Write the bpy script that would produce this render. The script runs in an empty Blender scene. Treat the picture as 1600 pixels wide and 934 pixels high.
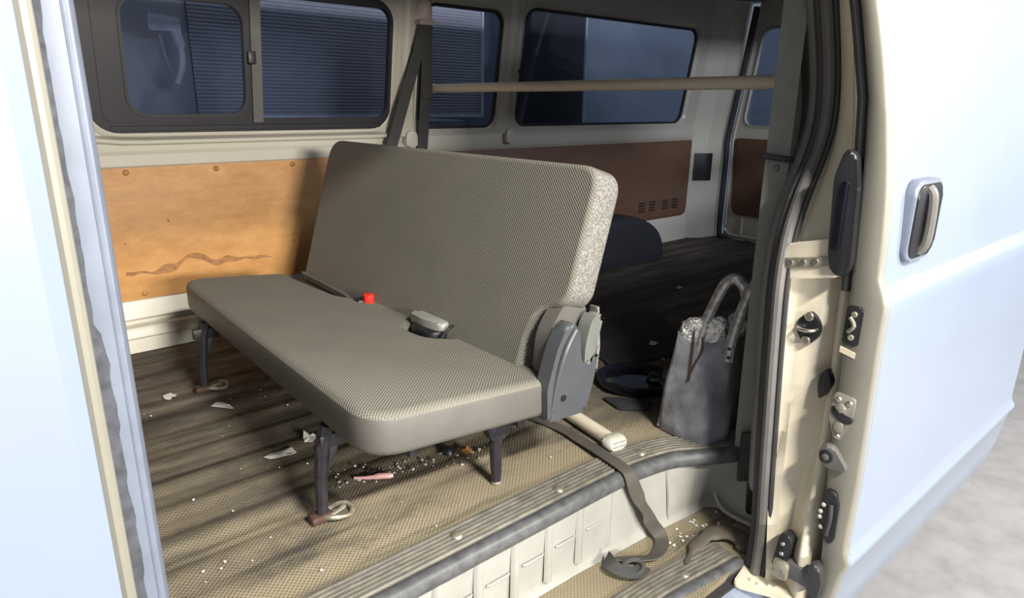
import bpy, bmesh, math, random
import numpy as np
from mathutils import Vector, Matrix, noise as mnoise
random.seed(7)
S = bpy.context.scene
COL = S.collection
V = Vector
# Van coordinates: X to the rear, Y across (away from the open door), Z up, load floor z = 0.

# ------------------------------------------------------------------ camera
yaw, pit, rol, FPX = math.radians(40.94), math.radians(16.5), math.radians(0.69), 1043.0
fw = V((math.sin(yaw)*math.cos(pit), math.cos(yaw)*math.cos(pit), -math.sin(pit)))
rt = fw.cross(V((0, 0, 1))).normalized(); up = rt.cross(fw)
r2 = rt*math.cos(rol) + up*math.sin(rol); u2 = -rt*math.sin(rol) + up*math.cos(rol)
cd = bpy.data.cameras.new('camera'); cam = bpy.data.objects.new('camera', cd); COL.objects.link(cam)
cd.sensor_width = 36; cd.sensor_fit = 'HORIZONTAL'; cd.lens = FPX/1600*36; cd.clip_start = 0.02
cam.matrix_world = Matrix(((r2.x, u2.x, -fw.x, 0), (r2.y, u2.y, -fw.y, 0), (r2.z, u2.z, -fw.z, .85), (0, 0, 0, 1)))
S.camera = cam
# ------------------------------------------------------------------ world, lamps, exposure
w = bpy.data.worlds.new('world'); S.world = w; w.use_nodes = True
bg = w.node_tree.nodes['Background']; bg.inputs[0].default_value = (.88, .93, 1, 1); bg.inputs[1].default_value = 0.5
def area(name, loc, target, sx, sy, power, col):
    l = bpy.data.lights.new(name, 'AREA'); l.shape = 'RECTANGLE'; l.size = sx; l.size_y = sy; l.energy = power; l.color = col
    o = bpy.data.objects.new(name, l); COL.objects.link(o); o.location = loc
    o.rotation_euler = (V(target)-V(loc)).to_track_quat('-Z', 'Y').to_euler(); return o
area('garage_strip_lamp', (.3, -5.0, 1.55), (.8, 1.6, .4), 1.6, .5, 470, (1, .95, .86))
area('garage_ceiling_lamp', (.6, -.95, 2.05), (.85, 1.2, .3), .5, .12, 115, (1, .96, .88))
area('added_rear_fill', (3.3, -1.5, 2.0), (3.2, 2.4, .5), 1.0, .4, 190, (1, .96, .9))  # added fill through the near rear window, lifts the dim rear interior
area('added_far_fill', (4.9, 3.2, 2.5), (5.2, 4.2, .8), 2.2, .3, 9, (.85, .92, 1))  # added fill outside the far windows, brightens the garage wall and shutter
S.view_settings.view_transform = 'Standard'; S.view_settings.look = 'None'; S.view_settings.gamma = 1
S.view_settings.exposure = 0.0; S.view_settings.use_curve_mapping = False

# ------------------------------------------------------------------ materials
MATS = {}
class NT:
    def __init__(s, name):
        s.m = bpy.data.materials.new(name); s.m.use_nodes = True; s.t = s.m.node_tree
        s.b = s.t.nodes['Principled BSDF']; s.out = s.t.nodes['Material Output']; s.tc = s.n('ShaderNodeTexCoord')
    def n(s, k, **kw):
        x = s.t.nodes.new(k)
        for a, v in kw.items(): setattr(x, a, v)
        return x
    def l(s, a, b): s.t.links.new(a, b)
    def mapping(s, sc=(1, 1, 1), rot=(0, 0, 0)):
        x = s.n('ShaderNodeMapping'); x.inputs['Scale'].default_value = sc; x.inputs['Rotation'].default_value = rot
        s.l(s.tc.outputs['Object'], x.inputs[0]); return x.outputs[0]
    def noise(s, scale, detail=4, rough=.55, vec=None, sc=(1, 1, 1)):
        x = s.n('ShaderNodeTexNoise'); x.inputs['Scale'].default_value = scale; x.inputs['Detail'].default_value = detail
        x.inputs['Roughness'].default_value = rough; s.l(vec if vec else s.mapping(sc), x.inputs['Vector']); return x.outputs['Fac']
    def ramp(s, fac, stops):
        x = s.n('ShaderNodeValToRGB'); e = x.color_ramp.elements
        while len(e) < len(stops): e.new(.5)
        for i, (p, c) in enumerate(stops): e[i].position = p; e[i].color = (c if len(c) == 4 else (*c, 1)) if not isinstance(c, float) else (c, c, c, 1)
        s.l(fac, x.inputs[0]); return x.outputs[0]
    def math(s, op, a, b=None):
        x = s.n('ShaderNodeMath', operation=op)
        for i, q in enumerate((a, b)):
            if q is None: continue
            if isinstance(q, (int, float)): x.inputs[i].default_value = q
            else: s.l(q, x.inputs[i])
        return x.outputs[0]
    def mix(s, f, a, b, mode='MIX'):
        x = s.n('ShaderNodeMix', data_type='RGBA', blend_type=mode)
        for i, q in ((0, f), (6, a), (7, b)):
            if isinstance(q, (int, float)): x.inputs[i].default_value = q
            elif isinstance(q, tuple): x.inputs[i].default_value = (*q, 1)
            else: s.l(q, x.inputs[i])
        return x.outputs[2]
    def bump(s, h, strength=.3, dist=.002, prev=None):
        x = s.n('ShaderNodeBump'); x.inputs['Strength'].default_value = strength; x.inputs['Distance'].default_value = dist
        s.l(h, x.inputs['Height'])
        if prev: s.l(prev, x.inputs['Normal'])
        return x.outputs[0]
    def fin(s, col, rough=.5, metal=0., normal=None, spec=None, coat=0):
        b = s.b
        if isinstance(col, tuple): b.inputs['Base Color'].default_value = (*col, 1)
        else: s.l(col, b.inputs['Base Color'])
        if isinstance(rough, (int, float)): b.inputs['Roughness'].default_value = rough
        else: s.l(rough, b.inputs['Roughness'])
        b.inputs['Metallic'].default_value = metal
        if spec is not None: b.inputs['Specular IOR Level'].default_value = spec
        b.inputs['Coat Weight'].default_value = coat
        if normal: s.l(normal, b.inputs['Normal'])
        return s.m
def plain(name, col, rough=.5, metal=0., var=.12, nscale=18., bump=.12, bscale=120., coat=0, spec=None, bd=.001):
    t = NT(name); f = t.noise(nscale)
    c = t.ramp(f, [(.3, tuple(x*(1-var) for x in col)), (.7, tuple(min(1, x*(1+var)) for x in col))])
    nb = t.bump(t.noise(bscale), bump, bd) if bump else None
    MATS[name] = t.fin(c, rough, metal, nb, spec, coat); return MATS[name]
def weave(t, pitch, ax=(0, 1)):
    sp = t.n('ShaderNodeSeparateXYZ'); t.l(t.tc.outputs['Object'], sp.inputs[0])
    k = 2*math.pi/pitch
    a = t.math('SINE', t.math('MULTIPLY', sp.outputs[ax[0]], k)); b = t.math('SINE', t.math('MULTIPLY', sp.outputs[ax[1]], k))
    return t.math('MULTIPLY', a, b)
def fabric(name, ax):
    t = NT(name); wv = weave(t, .0078, ax); f = t.math('MULTIPLY_ADD', wv, .5); 
    f.node.inputs[2].default_value = .5
    c = t.mix(f, (.108, .103, .088), (.235, .223, .19)); nn = t.noise(7, 5)
    c = t.mix(t.ramp(nn, [(.35, 0.), (.75, .35)]), c, (.24, .215, .165))
    c = t.mix(t.ramp(t.noise(700, 2), [(.35, 0.), (.8, .3)]), c, (.33, .32, .29))
    MATS[name] = t.fin(c, .9, 0, t.bump(f, .6, .0025), .15)
fabric('fabric_seat', (0, 1)); fabric('fabric_back', (2, 1))
t = NT('carpet'); f = t.noise(260, 3, .7); c = t.ramp(f, [(.36, (.12, .11, .098)), (.52, (.22, .21, .194)), (.68, (.36, .348, .33))])
MATS['carpet'] = t.fin(c, .95, 0, t.bump(f, .5, .002), .1)
plain('vinyl', (.118, .11, .099), .55, var=.06, bump=.25, bscale=500)
plain('body', (.60, .57, .485), .38, var=.04, nscale=6, bump=.03, bscale=60, coat=.3)
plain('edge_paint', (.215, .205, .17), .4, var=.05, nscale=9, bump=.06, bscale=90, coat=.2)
plain('riser_shaded', (.33, .325, .30), .4, var=.08, nscale=14, bump=.08, bscale=60, coat=.2)  # body paint in a darker tone, offsetting the strong light on the riser
plain('jamb', (.66, .595, .465), .36, var=.05, nscale=9, bump=.06, bscale=90, coat=.3)
plain('paint', (.21, .25, .325), .35, var=.02, nscale=4, bump=.0, coat=.25)
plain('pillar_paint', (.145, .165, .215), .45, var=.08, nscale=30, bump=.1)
plain('rubber', (.035, .034, .036), .55, bump=.2, bscale=300)
plain('rubber_grey', (.12, .115, .11), .55, bump=.2, bscale=300)
plain('black', (.014, .014, .017), .4, bump=.15, bscale=300)
plain('frame_black', (.028, .027, .032), .45, bump=.1)
plain('trim_grey', (.2, .205, .205), .55, bump=.15, bscale=600)
plain('plastic_grey', (.075, .08, .088), .36, var=.05, bump=.12, bscale=500)
plain('handle_grey', (.16, .165, .155), .3, bump=.05)
plain('buckle_grey', (.3, .3, .285), .4, bump=.05)
plain('webbing', (.24, .24, .22), .75, var=.05, bump=.4, bscale=900)
plain('webbing_dark', (.055, .055, .053), .75, var=.08, bump=.4, bscale=900)
plain('webbing_brown', (.075, .068, .058), .75, var=.15, bump=.4, bscale=900)
plain('cream_plastic', (.66, .6, .48), .45, var=.05, bump=.05)
plain('bar_cream', (.85, .77, .6), .4, var=.05, bump=.05)
plain('anchor', (.74, .6, .53), .45, var=.04, bump=.03)
plain('cream_dark', (.5, .42, .37), .5, var=.05, bump=.05)
plain('steel', (.6, .58, .54), .32, metal=1, bump=.1)
plain('steel_old', (.36, .33, .26), .5, metal=.7, var=.4, nscale=60, bump=.4)
plain('leg_black', (.02, .018, .024), .5, var=.3, nscale=50, bump=.3)
plain('red', (.75, .03, .02), .3, bump=0)
plain('paper', (.62, .6, .58), .8, var=.1, bump=.3)
plain('pink', (.7, .42, .4), .4, bump=0)
plain('orange', (.42, .2, .06), .7, var=.3, nscale=80)
plain('brown', (.06, .03, .02), .7, var=.3, nscale=80)
plain('brown_vinyl', (.05, .034, .028), .6)
plain('white_clip', (.5, .48, .41), .4, bump=0)
plain('sticker', (.62, .55, .4), .7, var=.25, nscale=220, bump=0)
plain('concrete', (.24, .24, .25), .85, var=.15, nscale=9, bump=.3, bscale=40)
plain('shutter', (.36, .37, .43), .5, var=.05, bump=0)
plain('garage_wall', (.13, .165, .22), .8, var=.12, nscale=3, bump=0)
plain('garage_dark', (.02, .025, .035), .8, bump=0)
plain('pale', (.62, .66, .75), .6, bump=0)
plain('residue', (.05, .055, .065), .85, var=.4, nscale=60)
plain('headliner', (.2, .2, .2), .9)
plain('wheel_arch', (.018, .02, .026), .7)
plain('dish', (.006, .007, .011), .16, bump=0)
plain('old_mat', (.016, .017, .02), .85, var=.3)
# hardboard with scuffs
def board(name, a, b):
    t = NT(name); f = t.noise(14, 6, .65, sc=(1, 1, 2.2)); c = t.ramp(f, [(.3, a), (.7, b)])
    g = t.noise(90, 3, .6, sc=(1, 1, 3)); c = t.mix(t.ramp(g, [(.4, 0.), (.8, .25)]), c, tuple(x*.7 for x in a))
    MATS[name] = t.fin(c, .55, 0, t.bump(g, .08, .001))
board('board', (.50, .25, .085), (.64, .345, .13)); board('board_red', (.135, .07, .042), (.17, .09, .055))
plain('stain', (.30, .14, .05), .7, var=.35, nscale=50)
# leather of the tote
t = NT('leather'); f = t.noise(16, 5); c = t.ramp(f, [(.3, (.11, .115, .13)), (.7, (.29, .29, .31))])
MATS['leather'] = t.fin(c, .42, 0, t.bump(f, .5, .012, t.bump(t.noise(220), .2, .001)), .6)
t = NT('foil'); f = t.noise(70, 4, .6); c = t.ramp(f, [(.35, (.35, .34, .33)), (.65, (.95, .93, .9))])
MATS['foil'] = t.fin(c, .3, .75, t.bump(f, .9, .01))
t = NT('silver_tube'); f = t.noise(60, 4); c = t.ramp(f, [(.3, (.25, .245, .24)), (.7, (.6, .59, .57))])
MATS['silver_tube'] = t.fin(c, .25, .4, t.bump(f, .3, .004), .7)
# dirty ribbed mat of the load floor
def floormat(name, y_a, y_b, tan):
    t = NT(name); st = t.noise(5, 7, .68, sc=(.35, 3.2, 1)); bl = t.noise(4.5, 6, .68, sc=(.7, 1.3, 1)); fine = t.noise(70, 4, .65)
    c = t.ramp(st, [(.32, (.026, .024, .022)), (.5, (.078, .068, .057)), (.7, (.165, .138, .108))])
    sp = t.n('ShaderNodeSeparateXYZ'); t.l(t.tc.outputs['Object'], sp.inputs[0])
    def mrange(o, a, b, c, d):
        m = t.n('ShaderNodeMapRange')
        for i, q in enumerate((a, b, c, d)): m.inputs[i+1].default_value = q
        t.l(sp.outputs[o], m.inputs[0]); return m.outputs[0]
    my = mrange(1, y_a, y_b, 1, 0); mx = mrange(0, 1.15, 1.5, 1, .25)
    d = t.math('MULTIPLY', t.math('MULTIPLY', my, mx), t.ramp(bl, [(.34, .12), (.6, 1.)]))
    d = t.math('ADD', d, t.math('MULTIPLY', t.ramp(t.noise(2.6, 7, .72, sc=(.5, 1.8, 1)), [(.47, 0.), (.7, .55)]), mx))
    d = t.math('ADD', d, t.math('MULTIPLY', mrange(1, 1.01, 1.075, 1.1, 0), t.math('MULTIPLY', mx, t.ramp(fine, [(.35, .3), (.6, 1.)]))))
    c = t.mix(t.math('MINIMUM', d, .95), c, tan)
    c = t.mix(t.ramp(t.noise(3.5, 6, .7, sc=(.3, 4, 1)), [(.56, 0.), (.66, .65)]), c, (.03, .027, .024))
    wv = weave(t, .0105); wm = t.math('MULTIPLY', mrange(1, 1.25, 1.75, .34, .06), t.ramp(bl, [(.3, .4), (.6, 1.)]))
    c = t.mix(t.math('MULTIPLY', t.math('GREATER_THAN', wv, .2), wm), c, (.045, .04, .033))
    c = t.mix(t.ramp(fine, [(.6, 0.), (.8, .4)]), c, (.33, .27, .17))
    MATS[name] = t.fin(c, .8, 0, t.bump(wv, .3, .002, t.bump(fine, .3, .002)), .25)
floormat('floor_mat', 1.0, 1.65, (.315, .265, .18)); floormat('step_mat', 1.2, 1.5, (.27, .225, .15))
t = NT('sill_plastic'); f = t.noise(20, 6, .65, sc=(1, 3, 1)); c = t.ramp(f, [(.3, (.085, .082, .072)), (.7, (.21, .19, .15))])
MATS['sill_plastic'] = t.fin(c, .5, 0, t.bump(t.noise(140), .2, .001))
plain('sill_nose', (.085, .088, .092), .45, var=.35, nscale=40, bump=.2)
t = NT('sill_curl'); c = t.ramp(t.noise(20, 5), [(.3, (.05, .046, .04)), (.7, (.12, .1, .075))]); MATS['sill_curl'] = t.fin(c, .6, 0)
# tinted glass
t = NT('glass'); tr = t.n('ShaderNodeBsdfTransparent'); tr.inputs[0].default_value = (.60, .63, .70, 1)
gl = t.n('ShaderNodeBsdfGlossy'); gl.inputs['Roughness'].default_value = .03; gl.inputs[0].default_value = (.9, .93, 1, 1)
fr = t.n('ShaderNodeFresnel'); fr.inputs[0].default_value = 1.35; ms = t.n('ShaderNodeMixShader'); ge = t.n('ShaderNodeNewGeometry'); t.l(t.math('MULTIPLY', fr.outputs[0], t.math('SUBTRACT', 1, ge.outputs['Backfacing'])), ms.inputs[0])
t.l(tr.outputs[0], ms.inputs[1]); t.l(gl.outputs[0], ms.inputs[2]); t.l(ms.outputs[0], t.out.inputs[0]); MATS['glass'] = t.m

# ------------------------------------------------------------------ helpers
def obj(name, bm, mat, parent=None, smooth=True, ang=35, recalc=True):
    me = bpy.data.meshes.new(name)
    if recalc: bmesh.ops.recalc_face_normals(bm, faces=bm.faces)
    bm.to_mesh(me); bm.free()
    for m in (mat if isinstance(mat, (list, tuple)) else [mat]): me.materials.append(MATS[m])
    if smooth: me.shade_smooth(); me.set_sharp_from_angle(angle=math.radians(ang))
    o = bpy.data.objects.new(name, me); COL.objects.link(o)
    if parent: o.parent = parent; o.matrix_parent_inverse = Matrix.Translation(-top_loc(parent))
    return o
def flat_big(o):
    max(o.data.polygons, key=lambda p: p.area).use_smooth = False
def top_loc(p): return p.location if p.parent is None else V((0, 0, 0))   # parts are modelled in world space
def tag(o, label=None, cat=None, group=None, kind=None):
    if label: o['label'] = label
    if cat: o['category'] = cat
    if group: o['group'] = group
    if kind: o['kind'] = kind
    return o
def thing(name, label, cat, loc=(0, 0, 0), group=None, kind=None):
    o = bpy.data.objects.new(name, None); o.empty_display_size = .05; COL.objects.link(o); o.location = loc
    return tag(o, label, cat, group, kind)
def new(): return bmesh.new()
def box(bm, a, b, bev=0, seg=2):
    r = bmesh.ops.create_cube(bm, size=1)
    for v in r['verts']: v.co = V([(a[i]+b[i])/2 + v.co[i]*(b[i]-a[i]) for i in range(3)])
    if bev:
        e = {e for v in r['verts'] for e in v.link_edges}
        bmesh.ops.bevel(bm, geom=list(e), offset=bev, segments=seg, affect='EDGES', profile=.5)
    return bm
def obox(name, a, b, mat, parent=None, bev=.003): return obj(name, box(new(), a, b, bev), mat, parent)
def rings(bm, rs, closed=True, cap=True):
    L = [[bm.verts.new(p) for p in r] for r in rs]; n = len(L[0])
    for a, b in zip(L, L[1:]):
        for i in range(n if closed else n-1):
            j = (i+1) % n; bm.faces.new((a[i], a[j], b[j], b[i]))
    if cap and closed: bm.faces.new(L[0][::-1]); bm.faces.new(L[-1])
    return bm
def smooth_path(pts, n=6):
    P = [V(p) for p in pts]; out = []
    for i in range(len(P)-1):
        p0 = P[max(i-1, 0)]; p1 = P[i]; p2 = P[i+1]; p3 = P[min(i+2, len(P)-1)]
        for k in range(n):
            t = k/n; out.append(.5*((2*p1)+(p2-p0)*t+(2*p0-5*p1+4*p2-p3)*t*t+(3*p1-p0-3*p2+p3)*t**3))
    return out+[P[-1]]
def tube(bm, pts, r, n=10, sm=0, squash=1.0):
    P = smooth_path(pts, sm) if sm else [V(p) for p in pts]; rs = []; ref = None
    for i, p in enumerate(P):
        d = (P[min(i+1, len(P)-1)]-P[max(i-1, 0)]).normalized()
        if ref is None: ref = V((0, 0, 1)) if abs(d.z) < .9 else V((1, 0, 0))
        a = (ref-d*ref.dot(d)).normalized(); ref = a; b = d.cross(a)
        rr = r[i*(len(r)-1)//max(1, len(P)-1)] if isinstance(r, (list, tuple)) else r
        rs.append([p+(a*math.cos(2*math.pi*k/n)*squash+b*math.sin(2*math.pi*k/n))*rr for k in range(n)])
    return rings(bm, rs)
def otube(name, pts, r, mat, parent=None, n=10, sm=0, squash=1.0): return obj(name, tube(new(), pts, r, n, sm, squash), mat, parent)
def prism(bm, poly, axis, a, b, bev=0, seg=2):
    # poly: 2D points; axis 0 -> (y,z), 1 -> (x,z), 2 -> (x,y)
    def P(q, h): return {0: (h, q[0], q[1]), 1: (q[0], h, q[1]), 2: (q[0], q[1], h)}[axis]
    A = [bm.verts.new(P(q, a)) for q in poly]; B = [bm.verts.new(P(q, b)) for q in poly]; n = len(poly)
    fa = bm.faces.new(A); fb = bm.faces.new(B[::-1])
    for i in range(n): bm.faces.new((A[i], B[i], B[(i+1) % n], A[(i+1) % n]))
    if bev: bmesh.ops.bevel(bm, geom=list(set(fa.edges) | set(fb.edges)), offset=bev, segments=seg, affect='EDGES', profile=.5)
    return bm
def oprism(name, poly, axis, a, b, mat, parent=None, bev=.003, seg=2): return obj(name, prism(new(), poly, axis, a, b, bev, seg), mat, parent)
def rr(x0, x1, z0, z1, r, n=7):
    out = []
    for cx, cz, a0 in ((x1-r, z0+r, -90), (x1-r, z1-r, 0), (x0+r, z1-r, 90), (x0+r, z0+r, 180)):
        for k in range(n+1):
            a = math.radians(a0+90*k/n); out.append((cx+r*math.cos(a), cz+r*math.sin(a)))
    return out
def fillet(poly, r, n=5):
    out = []; N = len(poly)
    for i in range(N):
        p = V(poly[i]); a = V(poly[i-1])-p; b = V(poly[(i+1) % N])-p; rr_ = r[i] if isinstance(r, (list, tuple)) else r
        q = min(rr_, a.length*.48, b.length*.48); A = p+a.normalized()*q; B = p+b.normalized()*q
        for k in range(n+1):
            t = k/n; out.append(tuple(A*(1-t)**2+p*2*t*(1-t)+B*t*t))
    return out
def sheet(bm, outer, holes, mp):
    es = []
    for loop in [outer]+holes:
        vs = [bm.verts.new((p[0], p[1], 0)) for p in loop]
        es += [bm.edges.new((vs[i], vs[(i+1) % len(vs)])) for i in range(len(vs))]
    bmesh.ops.triangle_fill(bm, use_beauty=True, use_dissolve=False, edges=es)
    for v in bm.verts: v.co = mp(v.co.x, v.co.y)
    return bm
def band(bm, la, lb, mpa, mpb):
    rings(bm, [[mpa(*p) for p in la], [mpb(*p) for p in lb]], cap=False); return bm
def ringprism(bm, lo, li, mp, d0, d1):
    n = len(lo)
    L = [[bm.verts.new(mp(p[0], p[1], d)) for p in l] for l, d in ((lo, d0), (li, d0), (li, d1), (lo, d1))]
    for k in range(4):
        a, b = L[k], L[(k+1) % 4]
        for i in range(n): bm.faces.new((a[i], a[(i+1) % n], b[(i+1) % n], b[i]))
    return bm
def disc(bm, c, nrm, r, h, n=16, dome=0):
    q = V(nrm).to_track_quat('Z', 'Y'); c = V(c); rs = []
    prof = [(r, 0), (r, h*.7), (r*.8, h)] if not dome else [(r, 0)]+[(r*math.cos(a), h*math.sin(a)) for a in (math.pi/8*k for k in range(4))][1:]
    for rad, z in prof: rs.append([c+q@V((rad*math.cos(2*math.pi*k/n), rad*math.sin(2*math.pi*k/n), z)) for k in range(n)])
    return rings(bm, rs)
def odisc(name, c, nrm, r, h, mat, parent=None, dome=0, n=16): return obj(name, disc(new(), c, nrm, r, h, n, dome), mat, parent)
def strap(bm, pts, wdir, width, th=.0022, sm=5):
    P = smooth_path(pts, sm); W = smooth_path(wdir, sm) if isinstance(wdir, list) else [V(wdir)]*len(P); rs = []
    for i, p in enumerate(P):
        d = (P[min(i+1, len(P)-1)]-P[max(i-1, 0)]).normalized(); x = W[i]-d*W[i].dot(d); x.normalize(); nn = d.cross(x)
        h = width/2; k = th/2
        rs.append([p+x*h+nn*k, p+x*h-nn*k, p-x*h-nn*k, p-x*h+nn*k])
    return rings(bm, rs)

# ================================================================== SETTING
ZK, KL = .66, .16
def yw(z): return 2.55-KL*max(0, z-ZK)
def PW(x, z, d=0): return V((x, yw(z)+d, z))
# ---- load floor with pressed ribs
def ynear(x): return float(np.interp(x, [-.6, 1.15, 1.25, 1.32, 1.38, 1.45, 1.6, 4], [.965, .96, .945, .92, .88, .83, .765, .765]))
bm = new(); NX, NY = 60, 230; rows = []
for i in range(NX+1):
    x = -.5+4.43*i/NX; y0 = ynear(x); r = []
    for j in range(NY+1):
        y = y0+(2.56-y0)*j/NY; f = min(1, max(0, (y-1.12)/.1))
        z = f*(.0045*max(-.35, math.sin(2*math.pi*y/.115))-.001)+.0015*mnoise.noise(V((x*3, y*5, 0)))
        r.append(bm.verts.new((x, y, z)))
    rows.append(r)
for a, b in zip(rows, rows[1:]):
    for j in range(NY): bm.faces.new((a[j], b[j], b[j+1], a[j+1]))
tag(obj('floor', bm, 'floor_mat', ang=80), 'dirty dark ribbed rubber load floor of the van', 'floor', kind='structure')

# ---- sill scuff trim along the door side
def sweep2d(path, prof, bm):
    rs = []
    for i, p in enumerate(path):
        d = (path[min(i+1, len(path)-1)]-path[max(i-1, 0)]); d.z = 0; d.normalize(); nn = V((-d.y, d.x, 0))
        rs.append([V((p.x, p.y, p.z))+nn*q[0]+V((0, 0, q[1])) for q in prof])
    return rings(bm, rs)
sp = smooth_path([(-.5, .878, 0), (.3, .878, 0), (.8, .878, 0), (1.1, .876, 0), (1.2, .868, 0), (1.29, .848, 0), (1.36, .808, 0), (1.43, .768, 0), (1.52, .742, 0)], 6)
nose = [(.012, -.03), (.004, -.029), (-.001, -.023), (-.003, -.012), (-.001, -.001), (.006, .0055), (.016, .0075), (.026, .005), (.030, .0015), (.030, -.02)]
prof = [(.0295, -.005), (.0295, .002)]
for k in range(6): d = .032+k*.0115; prof += [(d, .003), (d+.002, .0072), (d+.0065, .0072), (d+.0085, .003)]
prof += [(.104, .003), (.106, -.004)]
trim = obj('trim_1', sweep2d(sp, prof, new()), 'sill_plastic', ang=50)
obj('sill_nose', sweep2d(sp, nose, new()), 'sill_nose', trim, ang=60)
tag(trim, 'ribbed grey scuff trim with rounded nose along the floor edge', 'trim', kind='structure')
for (cx, cy) in ((.679, .945), (.957, .933), (1.232, .918)):
    odisc('screw_cap', (cx, cy, .004), (0, 0, 1), .0135, .008, 'steel_old', trim, dome=1)
# ---- riser of the step well
bm = new()
tp = smooth_path([(-.5, .888, -.02), (.8, .888, -.02), (1.1, .886, -.02), (1.22, .874, -.02), (1.33, .84, -.02), (1.41, .795, -.02), (1.475, .74, -.02), (1.49, .66, -.02)], 6)
bp = smooth_path([(-.5, .9, -.2), (.8, .897, -.2), (1.1, .884, -.2), (1.25, .874, -.2), (1.36, .862, -.2), (1.452, .848, -.2), (1.462, .76, -.2), (1.45, .62, -.2)], 6)
rs = []
for f in (0, .12, .5, .86, .95, 1):
    r = []
    for a, b in zip(tp, bp):
        p = a.lerp(b, f)
        if f > .9 and f < 1: p = p.lerp(V((p.x, p.y-.004, p.z)), 1)
        if f == 1: p = V((p.x-.002, p.y-.014, p.z))
        r.append(p)
    rs.append(r)
riser = obj('trim_2', rings(bm, rs, closed=False, cap=False), 'riser_shaded', ang=60)
tag(riser, 'pale embossed metal riser of the side step well', 'riser', kind='structure')
for k in range(10):
    x = .2+k*.098; ww = .012
    if x > 1.13: break
    bm = new(); rings(bm, [[V((x-ww, .889, z)), V((x-ww*.45, .882, z)), V((x+ww*.45, .882, z)), V((x+ww, .889, z))] for z in (-.022, -.175)], closed=False, cap=False)
    rib = obj('riser_rib', bm, 'riser_shaded', riser, ang=70)
    otube('riser_bead', [(x+.022, .889, -.098), (x+.03, .8865, -.098), (x+.078, .8865, -.098), (x+.082, .889, -.098)], .0026, 'riser_shaded', riser, n=8)
otube('riser_bead', [(1.27, .864, -.03), (1.285, .862, -.11), (1.3, .868, -.19)], .005, 'riser_shaded', riser, n=8)
otube('riser_bead', [(1.452, .79, -.03), (1.453, .81, -.1), (1.45, .828, -.15), (1.44, .79, -.185), (1.44, .7, -.187)], .006, 'riser_shaded', riser, n=8, sm=4)
# ---- step tread
bm = new(); pts = [(-.5, .9), (.8, .897), (1.1, .884), (1.36, .862), (1.455, .848), (1.46, .68), (1.38, .655), (-.5, .655)]
prism(bm, pts, 2, -.215, -.199, 0); step = obj('trim_3', bm, 'step_mat', smooth=False)
tag(step, 'dirt covered textured rubber mat of the side step', 'step', kind='structure')
sp2 = smooth_path([(-.5, .685, -.2), (.6, .685, -.2), (1.0, .68, -.2), (1.15, .668, -.2), (1.25, .656, -.2), (1.31, .65, -.2)], 5)
st = obj('step_edge', sweep2d(sp2, [(q[0]*.95, q[1]) for q in prof], new()), 'sill_plastic', step, ang=50); obj('step_nose', sweep2d(sp2, [(q[0]*.95, q[1]) for q in nose], new()), 'sill_nose', st, ang=60)
otube('step_edge_curl', [(1.19, .735, -.193), (1.25, .752, -.186), (1.32, .752, -.18), (1.36, .722, -.18), (1.362, .685, -.184), (1.335, .665, -.19)], [.006, .016, .024, .027, .024, .014], 'sill_curl', step, n=12, sm=4, squash=.45)
odisc('screw_cap', (1.16, .715, -.197), (0, 0, 1), .012, .007, 'steel_old', step, dome=1)
# rocker outside the step: rail gap and sill
rocker = obj('trim_4', sweep2d(smooth_path([(-.5, .64, -.22), (.8, .64, -.22), (1.3, .618, -.22), (2.4, .6, -.22)], 4),
    [(.012, .0), (0, -.004), (-.022, -.02), (-.03, -.05), (-.03, -.2), (.02, -.2)], new()), 'paint', ang=50)
tag(rocker, 'pale blue outer sill below the side step', 'sill', kind='structure')
obj('door_rail', sweep2d(smooth_path([(-.5, .66, -.215), (.8, .66, -.215), (1.3, .636, -.215)], 4), [(.02, 0), (-.008, .0), (-.008, -.03), (.02, -.03)], new()), 'rubber', rocker)

# ---- far side wall (right side of the van)
WR = thing('wall_right', 'beige painted far side wall of the van with tan board lining', 'wall', (0, 2.55, 0), kind='structure')
wins = [(.415, 1.508, .733, 1.222, .085), (1.652, 2.085, .727, 1.238, .06), (2.212, 3.575, .73, 1.268, .065)]
big = [rr(a-.022, b+.022, c-.022, d+.02, r+.02) for a, b, c, d, r in wins]
sml = [rr(a, b, c, d, r) for a, b, c, d, r in wins]
obj('upper_panel', sheet(new(), [(-.5, ZK), (3.72, ZK), (3.72, 1.44), (-.5, 1.44)], big, lambda x, z: PW(x, z)), 'body', WR)
for a, b in zip(big, sml):
    bm = new(); mid = [((p[0]+q[0])/2, (p[1]+q[1])/2) for p, q in zip(a, b)]
    rings(bm, [[PW(*p) for p in a], [PW(p[0], p[1], .012) for p in mid], [PW(p[0], p[1], .016) for p in b], [PW(p[0], p[1], .034) for p in b]], cap=False)
    obj('window_flange', bm, 'body', WR, ang=50)
bm = new(); box(bm, (-.5, 2.55, -.03), (3.72, 2.57, ZK)); obj('lower_panel', bm, 'body', WR, smooth=False)
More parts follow.
